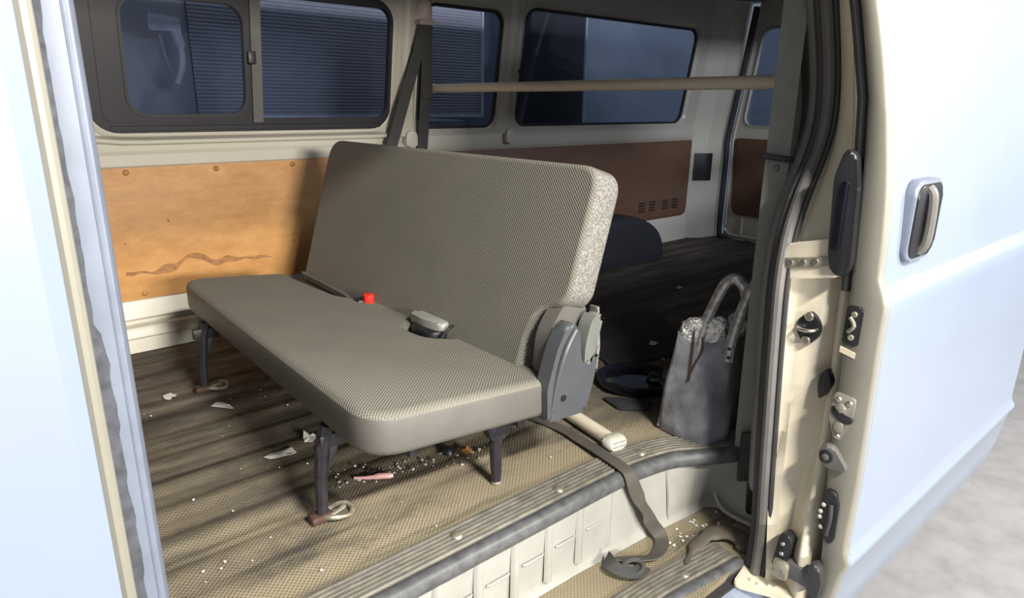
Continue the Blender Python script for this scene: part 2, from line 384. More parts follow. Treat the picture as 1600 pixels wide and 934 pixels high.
# ledge under the windows with a shadow groove
bm = new(); lp = [(-.004, .694), (-.028, .700), (-.028, .711), (.004, .722), (.01, .69)]
led = []
for x in np.linspace(-.5, 1.56, 30):
    rise = .05*max(0, (.55-x)/.3)**2 if x < .55 else 0; rise = min(rise, .09)
    led.append([PW(float(x), q[1]+rise, q[0]) for q in lp])
obj('window_ledge', rings(new(), led), 'body', WR, ang=40)
bm = new(); rings(bm, [[PW(x, z, d) for d, z in [(-.004, .62), (-.014, .628), (-.016, .664), (-.004, .676), (.008, .65)]] for x in (-.5, 1.58)]); obj('belt_rail', bm, 'body', WR, ang=40)
bm = new(); rings(bm, [[PW(x, z, d) for d, z in [(-.004, .632), (-.014, .642), (-.016, .675), (-.008, .700), (.004, .703), (.008, .65)]] for x in (1.58, 3.70)]); obj('belt_rail', bm, 'body', WR, ang=40)
# pillars: raised hat sections with a bead on each side
def pillar(xc, hw, z0, z1, nm='pillar'):
    bm = new(); sec = [(-hw, .004), (-hw*.75, -.008), (-hw*.45, -.020), (-hw*.1, -.022), (hw*.1, -.016), (hw*.4, -.022), (hw*.75, -.010), (hw, .004)]
    rs = []
    for z in np.linspace(z0, z1, 14):
        fl = 1+1.1*max(0, (.80-z)/.12)**1.6
        rs.append([PW(xc+s*min(fl, 2.0), float(z), d*(1 if z > .70 else .8)) for s, d in sec])
    return obj(nm, rings(bm, rs, closed=False, cap=False), 'body', WR, ang=60)
pillar(1.58, .045, .70, 1.42); pillar(2.148, .045, .70, 1.42)
odisc('pillar_hole', PW(2.182, .985, -.014), (0, -1, 0), .008, .002, 'black', WR)
for xc in (1.60, 2.16):
    oprism('pillar_foot', fillet([(xc-.035, .655), (xc+.035, .655), (xc+.025, .725), (xc-.025, .725)], .025), 1, 2.508, 2.54, 'body', WR, .006)
# boards
def boardpart(poly, y0, y1, m, parent, label, nm='board_panel'):
    o = oprism(nm, poly, 1, y0, y1, m, parent, .0015); o['label'] = label; return o
bp1 = boardpart(fillet([(-.5, .168), (1.54, .172), (1.54, .622), (-.5, .622)], .01), 2.541, 2.552, 'board', WR, 'tan hardboard lining panel with screw caps and a dark stain')
for (x, z) in ((.496, .607), (.786, .606), (1.071, .607), (1.36, .607), (.2, .607), (.5, .19), (1.05, .19)):
    odisc('screw_cap', (x, 2.541, z), (0, -1, 0), .0105, .006, 'orange', bp1, dome=1)
for (x, z, s) in ((1.053, .309, .004), (.606, .435, .005), (.463, .371, .003)): odisc('nail_hole', (x, 2.5415, z), (0, -1, 0), s, .001, 'stain', bp1)
def blob(cx, cz, rx, rz, seed, n=26):
    rnd = random.Random(seed); ph = [rnd.random()*6.28 for _ in range(4)]
    return [(cx+rx*(1+.16*math.sin(3*a+ph[0])+.1*math.sin(7*a+ph[1]))*math.cos(a), cz+rz*(1+.2*math.sin(4*a+ph[2])+.14*math.sin(9*a+ph[3]))*math.sin(a)) for a in (2*math.pi*k/n for k in range(n))]
sx = np.linspace(.45, .96, 52); zc = [.262+.004*math.sin(x*31)+.03*math.exp(-((x-.66)/.055)**2)+.012*math.exp(-((x-.74)/.06)**2)+.003*math.sin(x*90) for x in sx]
poly = [(float(x), z+.0105*(1+.7*math.sin(x*57))*(1 if .5 < x < .85 else .4)) for x, z in zip(sx, zc)]+[(float(x), z-.0105*(1+.6*math.sin(x*43+1))*(1 if .5 < x < .85 else .4)) for x, z in zip(sx[::-1], zc[::-1])]
o = oprism('stain', poly, 1, 2.5405, 2.5415, 'stain', bp1, 0); o['label'] = 'dark water stain'
bp2 = boardpart(fillet([(1.62, .155), (3.69, .155), (3.70, .628), (1.62, .628)], [.01, .05, .01, .01]), 2.541, 2.552, 'board_red', WR, 'dark brown hardboard lining panel with vent slots')
for bx in (3.235, 3.335, 3.465, 3.565):
    for k in range(4): oprism('vent_slot', rr(bx-.03, bx+.03, .212+k*.017, .219+k*.017, .003, 2), 1, 2.538, 2.543, 'black', bp2, 0)
# pressed side rail above the floor
bm = new(); pr = [(2.552, .168), (2.546, .150), (2.535, .105), (2.545, .095), (2.545, .085), (2.50, .083), (2.492, .072), (2.487, .05), (2.494, .043), (2.488, -.004), (2.552, -.004)]
rings(bm, [[V((x, y if x < .7 else min(2.552, y+.03), z)) for y, z in pr] for x in (-.5, .655, .675)]); obj('side_rail', bm, 'body', WR, ang=25)
bm = new(); rings(bm, [[V((x, y, z)) for y, z in [(2.552, .165), (2.545, .15), (2.54, .1), (2.53, -.004), (2.552, -.004)]] for x in (.675, 3.70)]); obj('side_rail', bm, 'body', WR, ang=25)
# wheel arch
bm = new(); rs = []
for y, s in ((2.56, 1), (2.34, 1), (2.30, .975), (2.285, .93), (2.28, .85)):
    rs.append([V((2.76+.40*s*math.cos(a), y, -.002+.265*s*math.sin(a)**.85)) for a in np.linspace(0, math.pi, 26)])
tag(obj('wheel_arch', rings(bm, rs), 'wheel_arch', WR, ang=50), 'black rounded wheel arch cover')

# windows in the far wall
def pane(name, loop, d, parent, mp=PW, th=.004):
    bm = new(); A = [bm.verts.new(mp(p[0], p[1], d)) for p in loop]; B = [bm.verts.new(mp(p[0], p[1], d+th)) for p in loop]; n = len(A)
    bm.faces.new(A); bm.faces.new(B[::-1])
    for i in range(n): bm.faces.new((A[i], B[i], B[(i+1) % n], A[(i+1) % n]))
    return obj(name, bm, 'glass', parent, smooth=False)
W1 = thing('window_1', 'sliding side window in a black frame with latch', 'window', (.96, yw(.98), .73), kind='structure')
a, b, c, d, r = wins[0]
obj('window_frame', ringprism(new(), rr(a+.001, b-.001, c+.001, d-.001, r), rr(a+.045, b-.014, c+.047, d-.03, .05), PW, .004, .03), 'frame_black', W1, ang=40)
obj('frame_rail', rings(new(), [[PW(x, z, q) for q, z in [(-.004, .742), (-.004, .756), (.006, .758), (.006, .740)]] for x in (.47, 1.46)]), 'frame_black', W1, ang=30)
obj('sash_frame', ringprism(new(), rr(.452, .93, .767, 1.20, .035), rr(.533, .906, .795, 1.150, .06), PW, -.002, .012), 'frame_black', W1, ang=40)
obj('sash_seal', ringprism(new(), rr(.522, .917, .784, 1.161, .066), rr(.531, .908, .793, 1.152, .06), PW, -.008, .004), 'rubber', W1, ang=40)
obj('mullion', rings(new(), [[PW(x, z, q) for x, q in [(.93, .01), (.932, -.008), (.968, -.008), (.972, .01)]] for z in (.765, 1.20)]), 'rubber_grey', W1, ang=30)
o = obj('sash_latch', box(new(), (.915, yw(.99)-.026, .965), (.943, yw(.99)-.002, 1.008), .004), 'frame_black', W1)
pane('pane', rr(.52, .92, .78, 1.165, .06), .012, W1); pane('pane', rr(.955, 1.5, .775, 1.20, .04), .018, W1)
def fixed_window(name, q, label):
    a, b, c, d, r = q; w_ = thing(name, label, 'window', ((a+b)/2, yw((c+d)/2), c), kind='structure')
    obj('window_seal', ringprism(new(), rr(a+.001, b-.001, c+.001, d-.001, r), rr(a+.013, b-.013, c+.013, d-.013, r-.008), PW, .014, .03), 'rubber', w_, ang=40)
    pane('pane', rr(a+.004, b-.004, c+.004, d-.004, r), .022, w_)
fixed_window('window_2', wins[1], 'narrow tinted side window beside the hanging seat belt')
fixed_window('window_3', wins[2], 'long tinted rear side window above the dark brown board')

# ---- rear corner pillar and tailgate
WB = thing('wall_rear', 'rear corner pillar and body end of the van', 'wall', (3.9, 2.5, 0), kind='structure')
bm = new(); sec = [(3.70, 2.552), (3.712, 2.54), (3.77, 2.50), (3.79, 2.482), (3.84, 2.472), (3.865, 2.455), (3.895, 2.445), (3.93, 2.45), (3.94, 2.57)]
rs = [[V((x+(-.1*max(0, z-1.0)), y-KL*max(0, z-ZK), z)) for x, y in sec] for z in (-.01, .368, .372, ZK, 1.0, 1.44)]
obj('corner_pillar', rings(bm, rs, closed=False, cap=False), 'body', WB, ang=30)
def onp(x): return float(np.interp(x, [s[0] for s in sec[:7]], [s[1] for s in sec[:7]]))
bm = new(); rings(bm, [[V((x, onp(x)-.0025, z)) for x in (3.722, 3.77, 3.79, 3.835)] for z in (.372, .545)], closed=False, cap=False); obj('lamp_opening', bm, 'black', WB)
oy = 2.415
def seal_loop():
    P = [(oy-.06, 0.0), (oy-.02, .012), (oy, .06), (oy, .5), (oy, ZK), (oy-KL*.4, ZK+.4), (oy-KL*.75-.01, 1.40)]
    return [(3.905-.1*max(0, z-1.0), y, z) for y, z in P]
otube('door_seal', seal_loop(), .018, 'rubber', WB, sm=4)
TG = thing('door_2', 'tailgate with tinted window and brown board lining', 'door', (3.95, 1.6, 0), kind='structure')
def PT(y, z, d=0): return V((3.935+d-.1*max(0, z-1.0), y-(KL*max(0, z-ZK) if y > 1.5 else -KL*max(0, z-ZK)), z))
tw = rr(.87, 2.345, .722, 1.275, .06); twb = rr(.85, 2.365, .702, 1.295, .075)
bm = sheet(new(), [(.8, -.01), (2.40, -.01), (2.40, ZK), (.8, ZK)], [], PT); sheet2 = sheet(new(), [(.8, ZK), (2.40, ZK), (2.40, 1.44), (.8, 1.44)], [twb], PT)
obj('gate_panel', bm, 'body', TG); obj('gate_upper', sheet2, 'body', TG)
obj('gate_flange', rings(new(), [[PT(*p) for p in twb], [PT(p[0], p[1], -.012) for p in tw], [PT(p[0], p[1], .02) for p in tw]], cap=False), 'body', TG, ang=50)
otube('gate_bead', [PT(2.392, z, -.004) for z in (.08, .3, .5, .66, .9, 1.15, 1.4)], .010, 'body', TG)
pane('pane', tw, .014, TG, mp=PT)
gb = obj('board_panel', prism(new(), fillet([(.9, .16), (2.352, .16), (2.372, .642), (.9, .642)], [.02, .06, .03, .02]), 0, 3.922, 3.934, .0015), 'board_red', TG); gb['label'] = 'dark brown hardboard panel of the tailgate'
otube('gate_rib', [(3.93, 2.27, .145), (3.927, 2.27, .06), (3.922, 2.265, .04)], .009, 'body', TG, sm=3)
otube('gate_bead', [(3.93, 2.39, .06), (3.928, 2.36, .03), (3.928, 2.2, .022), (3.928, 1.0, .022)], .010, 'body', TG, sm=3)

# ---- ceiling, added front light blocker, near side wall behind the door
def P0(x, y): return V((x, y, 1.43))
tag(obj('ceiling', sheet(new(), [(-.5, .72), (3.95, .72), (3.95, 2.46), (-.5, 2.46)], [], P0), 'headliner'), 'grey headliner of the van', 'ceiling', kind='structure')
tag(obj('front_light_blocker', box(new(), (-.52, .8, -.02), (-.5, 2.56, 1.43)), 'trim_grey', smooth=False), 'added grey panel shutting out light from the cab', 'wall', kind='structure')  # unseen panel, added to keep front light off the seat faces
def yn(z): return .65+.045*(z-.4)
WL = thing('wall_left', 'beige rear side wall behind the open sliding door', 'wall', (2.6, .7, 0), kind='structure')
def PN(x, z, d=0): return V((x, .745+.045*(z-.4)+.10*max(0, z-.75)+d, z))
nw = rr(1.75, 3.6, .75, 1.24, .06)
obj('upper_panel', sheet(new(), [(1.5, ZK), (3.94, ZK), (3.94, 1.44), (1.5, 1.44)], [nw], PN), 'body', WL)
obj('lower_panel', box(new(), (1.5, .70, -.25), (3.94, .757, ZK)), 'body', WL, smooth=False)
W5 = thing('window_4', 'tinted window in the rear wall behind the sliding door', 'window', (2.7, .77, .75), kind='structure'); pane('pane', rr(1.745, 3.605, .745, 1.245, .06), -.004, W5, mp=PN)

obj('roof_rail', rings(new(), [[V((x, y, z)) for y, z in [(.70, 1.25), (.69, 1.28), (.72, 1.44), (.82, 1.44), (.78, 1.32), (.74, 1.255)]] for x in (-.5, 3.94)]), 'body', WL, ang=40)
# ---- rear jamb of the door opening (C pillar)
XS = ([-.26, -.2, -.1, .03, .19, .34, .48, .55, .613, .676, .74, .80, .87, .93, .99, 1.05, 1.4], [1.295, 1.307, 1.32, 1.312, 1.307, 1.303, 1.302, 1.309, 1.328, 1.362, 1.411, 1.443, 1.447, 1.436, 1.417, 1.396, 1.25])
XO = ([-.26, -.07, 0, .06, .10, .15, .29, .40, .51, .81, .92, 1.03, 1.4], [1.29, 1.295, 1.312, 1.325, 1.335, 1.344, 1.357, 1.36, 1.364, 1.348, 1.32, 1.29, 1.17])
def sm_i(z, T): return sum(float(np.interp(z+dz, T[0], T[1])) for dz in (-.03, -.015, 0, .015, .03))/5
def xs(z): return sm_i(z, XS)
def xo(z): return sm_i(z, XO)
JB = thing('wall_jamb', 'cream painted rear door jamb with striker and rubber seal', 'wall', (1.33, .6, -.22), kind='structure')
bm = new(); rs = []
for z in np.linspace(-.235, 1.4, 90):
    z = float(z); L = .045*(z-.4); a, b = xs(z), xo(z)
    gw = float(np.interp(z, [-.2, 0, .2, .3, .45, .65, .75, 1.2], [.036, .056, .052, .024, .012, .008, .012, .012]))
    gd = float(np.interp(z, [-.2, .1, .25, .4, .62, .8, 1.2], [.03, .05, .045, .016, .008, .012, .012]))
    gy = .553+gw*.5+float(np.interp(z, [-.2, 0, .22, .35], [.02, .012, .004, 0]))
    mid = a*.45+b*.55
    rs.append([V((x, y+L, z)) for x, y in [(a+.022, .674), (a+.006, .655), (a+.008, .638), (a+.022, .627), (a*.7+b*.3+.008, .612), (mid+.002, gy+gw*.7+.004), (mid+gd*.3, gy+gw*.5), (mid+gd, gy), (b+gd*.8, gy-gw*.4), (b+.002, .549), (b-.004, .543), (b-.001, .535), (b+.02, .527), (b+.3, .525)]])
obj('jamb_panel', rings(bm, rs, closed=False, cap=False), 'jamb', JB, ang=70)
zz = [float(z) for z in np.linspace(-.21, 1.35, 60)]
otube('weatherstrip', [(xs(z)-.004, yn(z)-.004, z) for z in zz], .0125, 'rubber_grey', JB, n=10)
otube('weatherstrip_lip', [(xs(z)+.008, yn(z)+.018, z) for z in zz], .0105, 'rubber', JB, n=10)
otube('weatherstrip_lip', [(xs(z)+.0, yn(z)-.020, z) for z in zz], .006, 'rubber', JB, n=8)
# inner pillar trim
bm = new(); rs = []
for z in np.linspace(-.02, 1.4, 50):
    z = float(z); a = xs(z); L = .045*(z-.4)
    rs.append([V((x, y+L, z)) for x, y in [(a+.012, .679), (a+.02, .692), (a+.05, .715), (a+.09, .722), (max(a+.12, 1.5), .77), (1.62, .78), (1.62, .74), (a+.06, .69)]])
obj('pillar_trim', rings(bm, rs), 'trim_grey', JB, ang=50)
def jx(y, z):   # jamb surface x near the middle
    L = .045*(z-.4); a, b = xs(z), xo(z); f = (.638-(y-L))/(.638-.549); return a+.01+(b-a)*max(0, min(1, f))
NJ = V((-1, -.12, 0)).normalized()
# striker
c = V((1.327, .588, .406))
pl = fillet([(c.y, c.z+.042), (c.y+.024, c.z+.012), (c.y+.024, c.z-.012), (c.y, c.z-.042), (c.y-.024, c.z-.012), (c.y-.024, c.z+.012)], [.02, .012, .012, .02, .012, .012])
stk = oprism('striker', pl, 0, c.x-.004, c.x+.008, 'black', JB, .002)
for dz in (.026, -.026): odisc('bolt', (c.x-.004, c.y, c.z+dz), (-1, 0, 0), .0095, .005, 'steel', stk)
otube('striker_loop', [(c.x-.003, c.y-.018, c.z+.002), (c.x-.018, c.y-.012, c.z), (c.x-.018, c.y+.012, c.z-.001), (c.x-.003, c.y+.018, c.z+.001)], .004, 'steel', stk, sm=3)
odisc('hole_plug', (1.309, .634, .262), (-1, 0, 0), .016, .004, 'trim_grey', JB)
stp = oprism('door_stop', fillet([(.538, .27), (.55, .255), (.556, .28), (.556, .31), (.545, .325), (.535, .312), (.53, .295)], .006), 0, 1.335, 1.362, 'black', JB, .003)
# mid rail end block
rb = oprism('rail_end', fillet([(.645, .578), (.546, .605), (.540, .527), (.638, .505)], .004), 0, 1.302, 1.39, 'jamb', JB, .003)
oprism('rail_slot', [(.648, .548), (.552, .568), (.550, .549), (.646, .527)], 0, 1.297, 1.33, 'steel_old', rb, .002)
for k in range(3): odisc('roller', (1.297, .63-.025*k, .541+.006*k), (-1, 0, 0), .0065, .003, 'steel', rb)
# lower bracket and plate at the pillar foot
br = oprism('lower_bracket', fillet([(.578, -.15), (.545, -.145), (.540, -.06), (.566, -.055)], .01), 0, 1.285, 1.315, 'black', JB, .004)
for dz in (-.08, -.105): odisc('bolt', (1.285, .557, dz), (-1, 0, 0), .005, .004, 'steel', br)
ft = oprism('foot_plate', fillet([(1.23, .635), (1.33, .655), (1.4, .60), (1.36, .47), (1.29, .47), (1.27, .555)], .015), 2, -.215, -.203, 'jamb', JB, .003)
for (x, y) in ((1.27, .61), (1.27, .592), (1.285, .575)): odisc('rivet', (x, y, -.203), (0, 0, 1), .006, .004, 'cream_plastic', ft, dome=1)

# ---- sliding door, slid back along the outside
OUT = [(1.20, .575), (1.1, .545), (1.024, .526), (.93, .505), (.834, .489), (.70, .472), (.609, .465), (.545, .463), (.52, .460), (.508, .449), (.49, .443), (.46, .443), (.389, .442), (.117, .433), (-.03, .434), (-.045, .432), (-.062, .422), (-.072, .422), (-.09, .432), (-.2, .448), (-.28, .462), (-.3, .475)]
INN = [(-.3, .49), (-.18, .476), (-.016, .486), (.144, .502), (.369, .510), (.55, .518), (.765, .526), (.866, .530), (1.027, .56), (1.12, .585), (1.20, .61)]
X0, X1 = 1.315, 2.5
SD = thing('door_1', 'pale blue sliding side door slid fully open', 'door', (1.9, .48, -.3), kind='structure')
prof_d = [(y, z) for z, y in OUT]+[(y, z) for z, y in INN]
def xf(z): return X0+float(np.interp(z, [-.3, 0, .25, .5, .75, 1.2], [-.012, -.012, 0, .004, -.004, -.06]))
bm = new(); A = [bm.verts.new((xf(q[1])+.004, q[0], q[1])) for q in prof_d]; cy = [.5*(p[0]+.5) for p in prof_d]
o_n = len(OUT)
rs = []
for k, dx in enumerate((.0, .006, X1-X0)):
    r = []
    for i, (y, z) in enumerate(prof_d):
        yy = y+(.004 if i < o_n else -.004) if k == 0 else y
        r.append(V((xf(z)+dx if k < 2 else X1, yy, z)))
    rs.append(r)
bm.free(); bm = rings(new(), rs, cap=False)
outer = obj('door_skin', bm, 'paint', SD, ang=28)
# front end face of the door: cream, strips between outer and inner curves
bm = new(); zs_ = np.linspace(-.295, 1.19, 60); oz = np.array(OUT)[::-1]; iz = np.array(INN)
rs = []
for z in zs_:
    z = float(z); yo = float(np.interp(z, oz[:, 0], oz[:, 1])); yi = float(np.interp(z, iz[:, 0], iz[:, 1])); f = xf(z)
    rs.append([V((f+.012, yo-.001, z)), V((f-.004, yo+.003, z)), V((f-.006, yo+.008, z)), V((f-.006, yi-.010, z)), V((f-.001, yi-.002, z)), V((f+.02, yi+.004, z)), V((f+.1, yi+.004, z))])
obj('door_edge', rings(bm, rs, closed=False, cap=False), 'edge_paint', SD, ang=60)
otube('door_edge_seal', [(xf(z)+.012, float(np.interp(z, iz[:, 0], iz[:, 1]))+.012, z) for z in np.linspace(.5, 1.19, 20)], .010, 'rubber', SD)
fx = X0-.006
def ex(z): return xf(z)-.006
# black pull grip beside the edge
gr = oprism('pull_grip', fillet([(.552, .775), (.531, .765), (.520, .70), (.512, .56), (.522, .533), (.545, .535), (.556, .57), (.558, .60), (.566, .72)], .012), 0, 1.29, 1.35, 'black', SD, .006, 3)
oprism('grip_inset', rr(.534, .549, .585, .715, .007), 0, 1.287, 1.3, 'dish', gr, .003)
# latch opening with sticker
lo = oprism('latch_housing', rr(.481, .512, .398, .478, .008), 0, ex(.44)-.004, ex(.44)+.01, 'black', SD, .003)
for dz in (.462, .415): odisc('screw', (ex(.44)-.004, .496, dz), (-1, 0, 0), .006, .003, 'steel_old', lo)
otube('latch_claw', [(ex(.44)-.005, .503, .455), (ex(.44)-.008, .492, .44), (ex(.44)-.005, .503, .425)], .004, 'steel_old', lo, sm=3)
o = oprism('sticker', [(.514, .392), (.484, .385), (.484, .373), (.514, .38)], 0, ex(.38)-.0012, ex(.38)+.004, 'sticker', SD, 0); o['label'] = 'small cream warning sticker'
# screwed plate with wavy slot
pz = .25; e = ex(pz)
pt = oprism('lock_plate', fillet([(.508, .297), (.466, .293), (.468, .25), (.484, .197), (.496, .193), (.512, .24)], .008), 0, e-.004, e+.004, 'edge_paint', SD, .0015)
for (y, z) in ((.499, .283), (.477, .281), (.491, .204)): odisc('screw', (e-.004, y, z), (-1, 0, 0), .0065, .004, 'steel', pt, dome=1)
oprism('lock_slot', fillet([(.511, .262), (.506, .268), (.494, .258), (.478, .254), (.466, .252), (.466, .240), (.478, .236), (.492, .240), (.505, .248)], .005), 0, e-.006, e+.003, 'black', pt, .001)
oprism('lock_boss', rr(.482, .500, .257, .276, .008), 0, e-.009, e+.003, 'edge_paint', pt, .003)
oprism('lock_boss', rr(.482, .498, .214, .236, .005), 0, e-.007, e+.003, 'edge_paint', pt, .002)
# teardrop bumper
bp_ = oprism('door_bumper', fillet([(.512, .182), (.491, .185), (.472, .163), (.459, .147), (.46, .138), (.474, .138), (.498, .135), (.512, .145), (.516, .165)], .010), 0, e-.018, e+.004, 'rubber_grey', SD, .005, 3)
odisc('bumper_ring', (e-.018, .499, .160), (-1, 0, 0), .014, .005, 'black', bp_); odisc('bumper_core', (e-.022, .499, .160), (-1, 0, 0), .007, .003, 'rubber_grey', bp_)
# lower latch unit
e = ex(.03)
lu = oprism('lower_latch', fillet([(.490, .088), (.470, .088), (.460, .06), (.458, -.02), (.466, -.034), (.480, -.028), (.484, -.005), (.494, .008), (.496, .045), (.488, .06)], .007), 0, e-.008, e+.006, 'black', SD, .003)
for (y, z) in ((.488, .052), (.492, .035), (.492, .022), (.487, .0)): odisc('rivet', (e-.009, y, z), (-1, 0, 0), .0052, .004, 'white_clip', lu, dome=1)
otube('latch_lever', [(e-.010, .474, .06), (e-.013, .470, .03), (e-.011, .474, -.012)], .005, 'rubber', lu, sm=3)
# lower roller arm
e = ex(-.12)
ra = oprism('roller_boot', fillet([(.492, -.085), (.472, -.088), (.462, -.12), (.466, -.165), (.478, -.172), (.494, -.14)], .010), 0, e-.022, e+.005, 'rubber', SD, .006, 3)
arm = obj('roller_arm', box(new(), (1.283, .482, -.158), (1.315, .555, -.118), .006), 'rubber_grey', SD)
obj('roller_carriage', box(new(), (1.272, .535, -.165), (1.32, .572, -.120), .008), 'steel_old', SD)
oprism('roller_boot', fillet([(.492, -.20), (.47, -.2), (.465, -.24), (.49, -.25)], .010), 0, e-.015, e+.005, 'rubber', SD, .005, 3)
# outside handle
hd = oprism('door_handle', rr(1.386, 1.53, .558, .716, .03), 1, .452, .475, 'pillar_paint', SD, .006, 3)
hb = oprism('handle_cup', rr(1.394, 1.522, .566, .708, .026), 1, .4485, .458, 'black', hd, .004)
otube('handle_bar', [(1.445, .452, .70), (1.445, .441, .68), (1.447, .44, .60), (1.447, .452, .575)], .010, 'rubber_grey', hd, sm=4)

# ---- front pillar of the opening (B pillar) and front door edge
BP = thing('wall_pillar', 'pale blue front door pillar with dark tape residue', 'wall', (.08, .8, -.3), kind='structure')
obj('pillar_face', rings(new(), [[V((x, y, z)) for x, y in [(.134, .80), (.1305, .787), (.1265, .781), (.108, .78), (.098, .784), (.06, .79), (.06, .84), (.12, .84)]] for z in (-.3, 1.4)]), 'pillar_paint', BP, ang=25)
otube('pillar_bead', [(.1215, .782, z) for z in (-.3, 1.4)], .003, 'pillar_paint', BP, n=8)
rnd = random.Random(3); left = []; right = []
for z in np.linspace(-.2, 1.2, 120):
    z = float(z); right.append((.1085+.0035*mnoise.noise(V((z*22, 0, 1)))+.002*mnoise.noise(V((z*70, 2, 1)))+(.0 if z < .62 else -.006), z)); left.append((.097, z))
oprism('tape_residue', left+right[::-1], 1, .7785, .783, 'residue', BP, 0)['label'] = 'dark ragged strip of tape residue'
for k, (z, s) in enumerate(((.62, .0025), (.60, .0018), (.575, .003), (.55, .0018), (.665, .002), (.69, .003), (.70, .0015))): odisc('residue_spot', (.117, .7815, z), (0, -1, 0), s, .0008, 'residue', BP)
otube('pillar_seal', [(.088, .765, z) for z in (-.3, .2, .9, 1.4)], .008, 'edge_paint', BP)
obj('front_panel', rings(new(), [[V((x, y, z)) for x, y in [(.080, .74), (.076, .715), (.06, .705), (-.5, .70), (-.5, .78), (.07, .78)]] for z in (-.35, 1.4)]), 'paint', BP, ang=25)

# ---- outside: concrete ground and the garage behind the far windows
bm = new(); box(bm, (-6, -6, -.72), (9, 8, -.62)); tag(obj('ground', bm, 'concrete', smooth=False), 'pale grey concrete garage floor', 'ground', kind='structure')
tag(obj('wall_garage', box(new(), (-2, 4.2, -.62), (9, 4.3, 3)), 'garage_wall', smooth=False), 'dim blue garage wall beyond the van windows', 'wall', kind='structure')
tag(obj('wall_garage_end', box(new(), (7.2, -1.0, -.62), (7.3, 4.3, 3)), 'garage_wall', smooth=False), 'dim blue garage wall behind the tailgate', 'wall', kind='structure')
tag(obj('garage_column', box(new(), (3.05, 3.36, -.62), (3.55, 3.6, 3), .01), 'garage_dark'), 'dark square column seen through the long window', 'column')
tag(otube('conduit_pipe', [(3.6, 3.4, -.62), (3.6, 3.4, 3)], .006, 'pale'), 'thin pale conduit beside the dark column', 'pipe')
SH = thing('roller_shutter', 'grey slatted roller shutter behind the side windows', 'shutter', (1.6, 3.4, .75))
bm = new(); pr = []
z = .765
while z < 2.0:
    pr += [(0, z), (-.0032, z+.003), (-.0045, z+.0075), (-.003, z+.0125)]; z += .0165
rings(bm, [[V((x, 3.4+d, q)) for d, q in pr] for x in (1.0, 2.675)], closed=False, cap=False); obj('curtain', bm, 'shutter', SH, ang=60)
obj('bottom_bar', box(new(), (1.0, 3.385, .752), (2.675, 3.41, .768), .002), 'pale', SH); obj('guide_rail', box(new(), (2.672, 3.38, .752), (2.684, 3.42, 2.1), .002), 'pale', SH)
obj('side_panel', box(new(), (.2, 3.41, -.62), (1.0, 3.44, 2.1), .002), 'shutter', SH)
tag(obj('white_crate', box(new(), (2.0, 3.45, -.62), (2.6, 3.95, .735), .02), 'pale'), 'pale box standing beneath the roller shutter edge', 'box')
# pale shape outside the sash, modelled in place of a reflection in the glass
BK = thing('reflection_shape', 'pale curved shape standing in for a reflection in the sash window', 'reflection', (.8, 3.1, .9))
oprism('plate', fillet([(.765, 1.105), (.885, 1.105), (.880, 1.16), (.77, 1.17)], .008), 1, 3.1, 3.115, 'pale', BK, .002)
obj('arm', tube(new(), [(.86, 3.1, 1.11), (.872, 3.09, 1.04), (.868, 3.09, .97), (.845, 3.1, .905)], [.020, .012, .012, .014], 8, 5), 'pale', BK)
otube('arm', [(.80, 3.1, 1.09), (.81, 3.09, 1.0), (.825, 3.09, .95), (.845, 3.1, .905)], .006, 'shutter', BK, n=8, sm=5)

# ================================================================== BENCH SEAT
B = thing('bench_seat', 'grey fabric three seat bench with carpeted backrest end', 'bench', (.75, 1.6, 0))
YN, YF = .967, 2.222
def seat_top(x): return .308-.095*(x-.5)
plan = fillet([(.505, YN), (.962, YN), (.99, 1.06), (.99, 1.31), (.895, 1.355), (.885, 1.455), (.985, 1.52), (.985, 1.73), (.89, 1.84), (.868, YF-.01), (.535, YF-.005)], [.085, .03, .03, .03, .035, .035, .03, .03, .05, .03, .10], 7)
def inset(loop, q):
    N = len(loop); out = []
    for i in range(N):
        a = V(loop[i-1]); p = V(loop[i]); b = V(loop[(i+1) % N]); e1 = (b-a).normalized(); nn = V((-e1.y, e1.x)); out.append(tuple(p+nn*q))
    return out
def seat_ring(q, dz): return [V((x, y, seat_top(x)+dz)) for x, y in inset(plan, q)]
lay_t = [(.024, 0), (.014, -.0015), (.006, -.0055), (.002, -.011)]; lay_s = [(.002, -.011), (.0, -.018), (0, -.072), (.004, -.082), (.014, -.088)]
def split(bm, test):
    b2 = bm.copy(); A = [f for f in bm.faces if not test(f)]; bmesh.ops.delete(bm, geom=A, context='FACES')
    D = [f for f in b2.faces if test(f)]; bmesh.ops.delete(b2, geom=D, context='FACES'); return bm, b2
bm = new(); L = [[bm.verts.new(p) for p in seat_ring(*q)] for q in lay_t]; n = len(plan); bm.faces.new(L[0])
for u, v_ in zip(L, L[1:]):
    for i in range(n): bm.faces.new((u[i], v_[i], v_[(i+1) % n], u[(i+1) % n]))
seat = obj('seat_cushion', bm, 'fabric_seat', B, ang=60); flat_big(seat); seat['label'] = 'grey woven fabric seat top'
bm = new(); L = [[bm.verts.new(p) for p in seat_ring(*q)] for q in lay_s]; bm.faces.new(L[-1][::-1])
for u, v_ in zip(L, L[1:]):
    for i in range(n): bm.faces.new((u[i], v_[i], v_[(i+1) % n], u[(i+1) % n]))
sd = obj('seat_side', bm, 'vinyl', B, ang=50); sd['label'] = 'smooth taupe vinyl border of the seat'
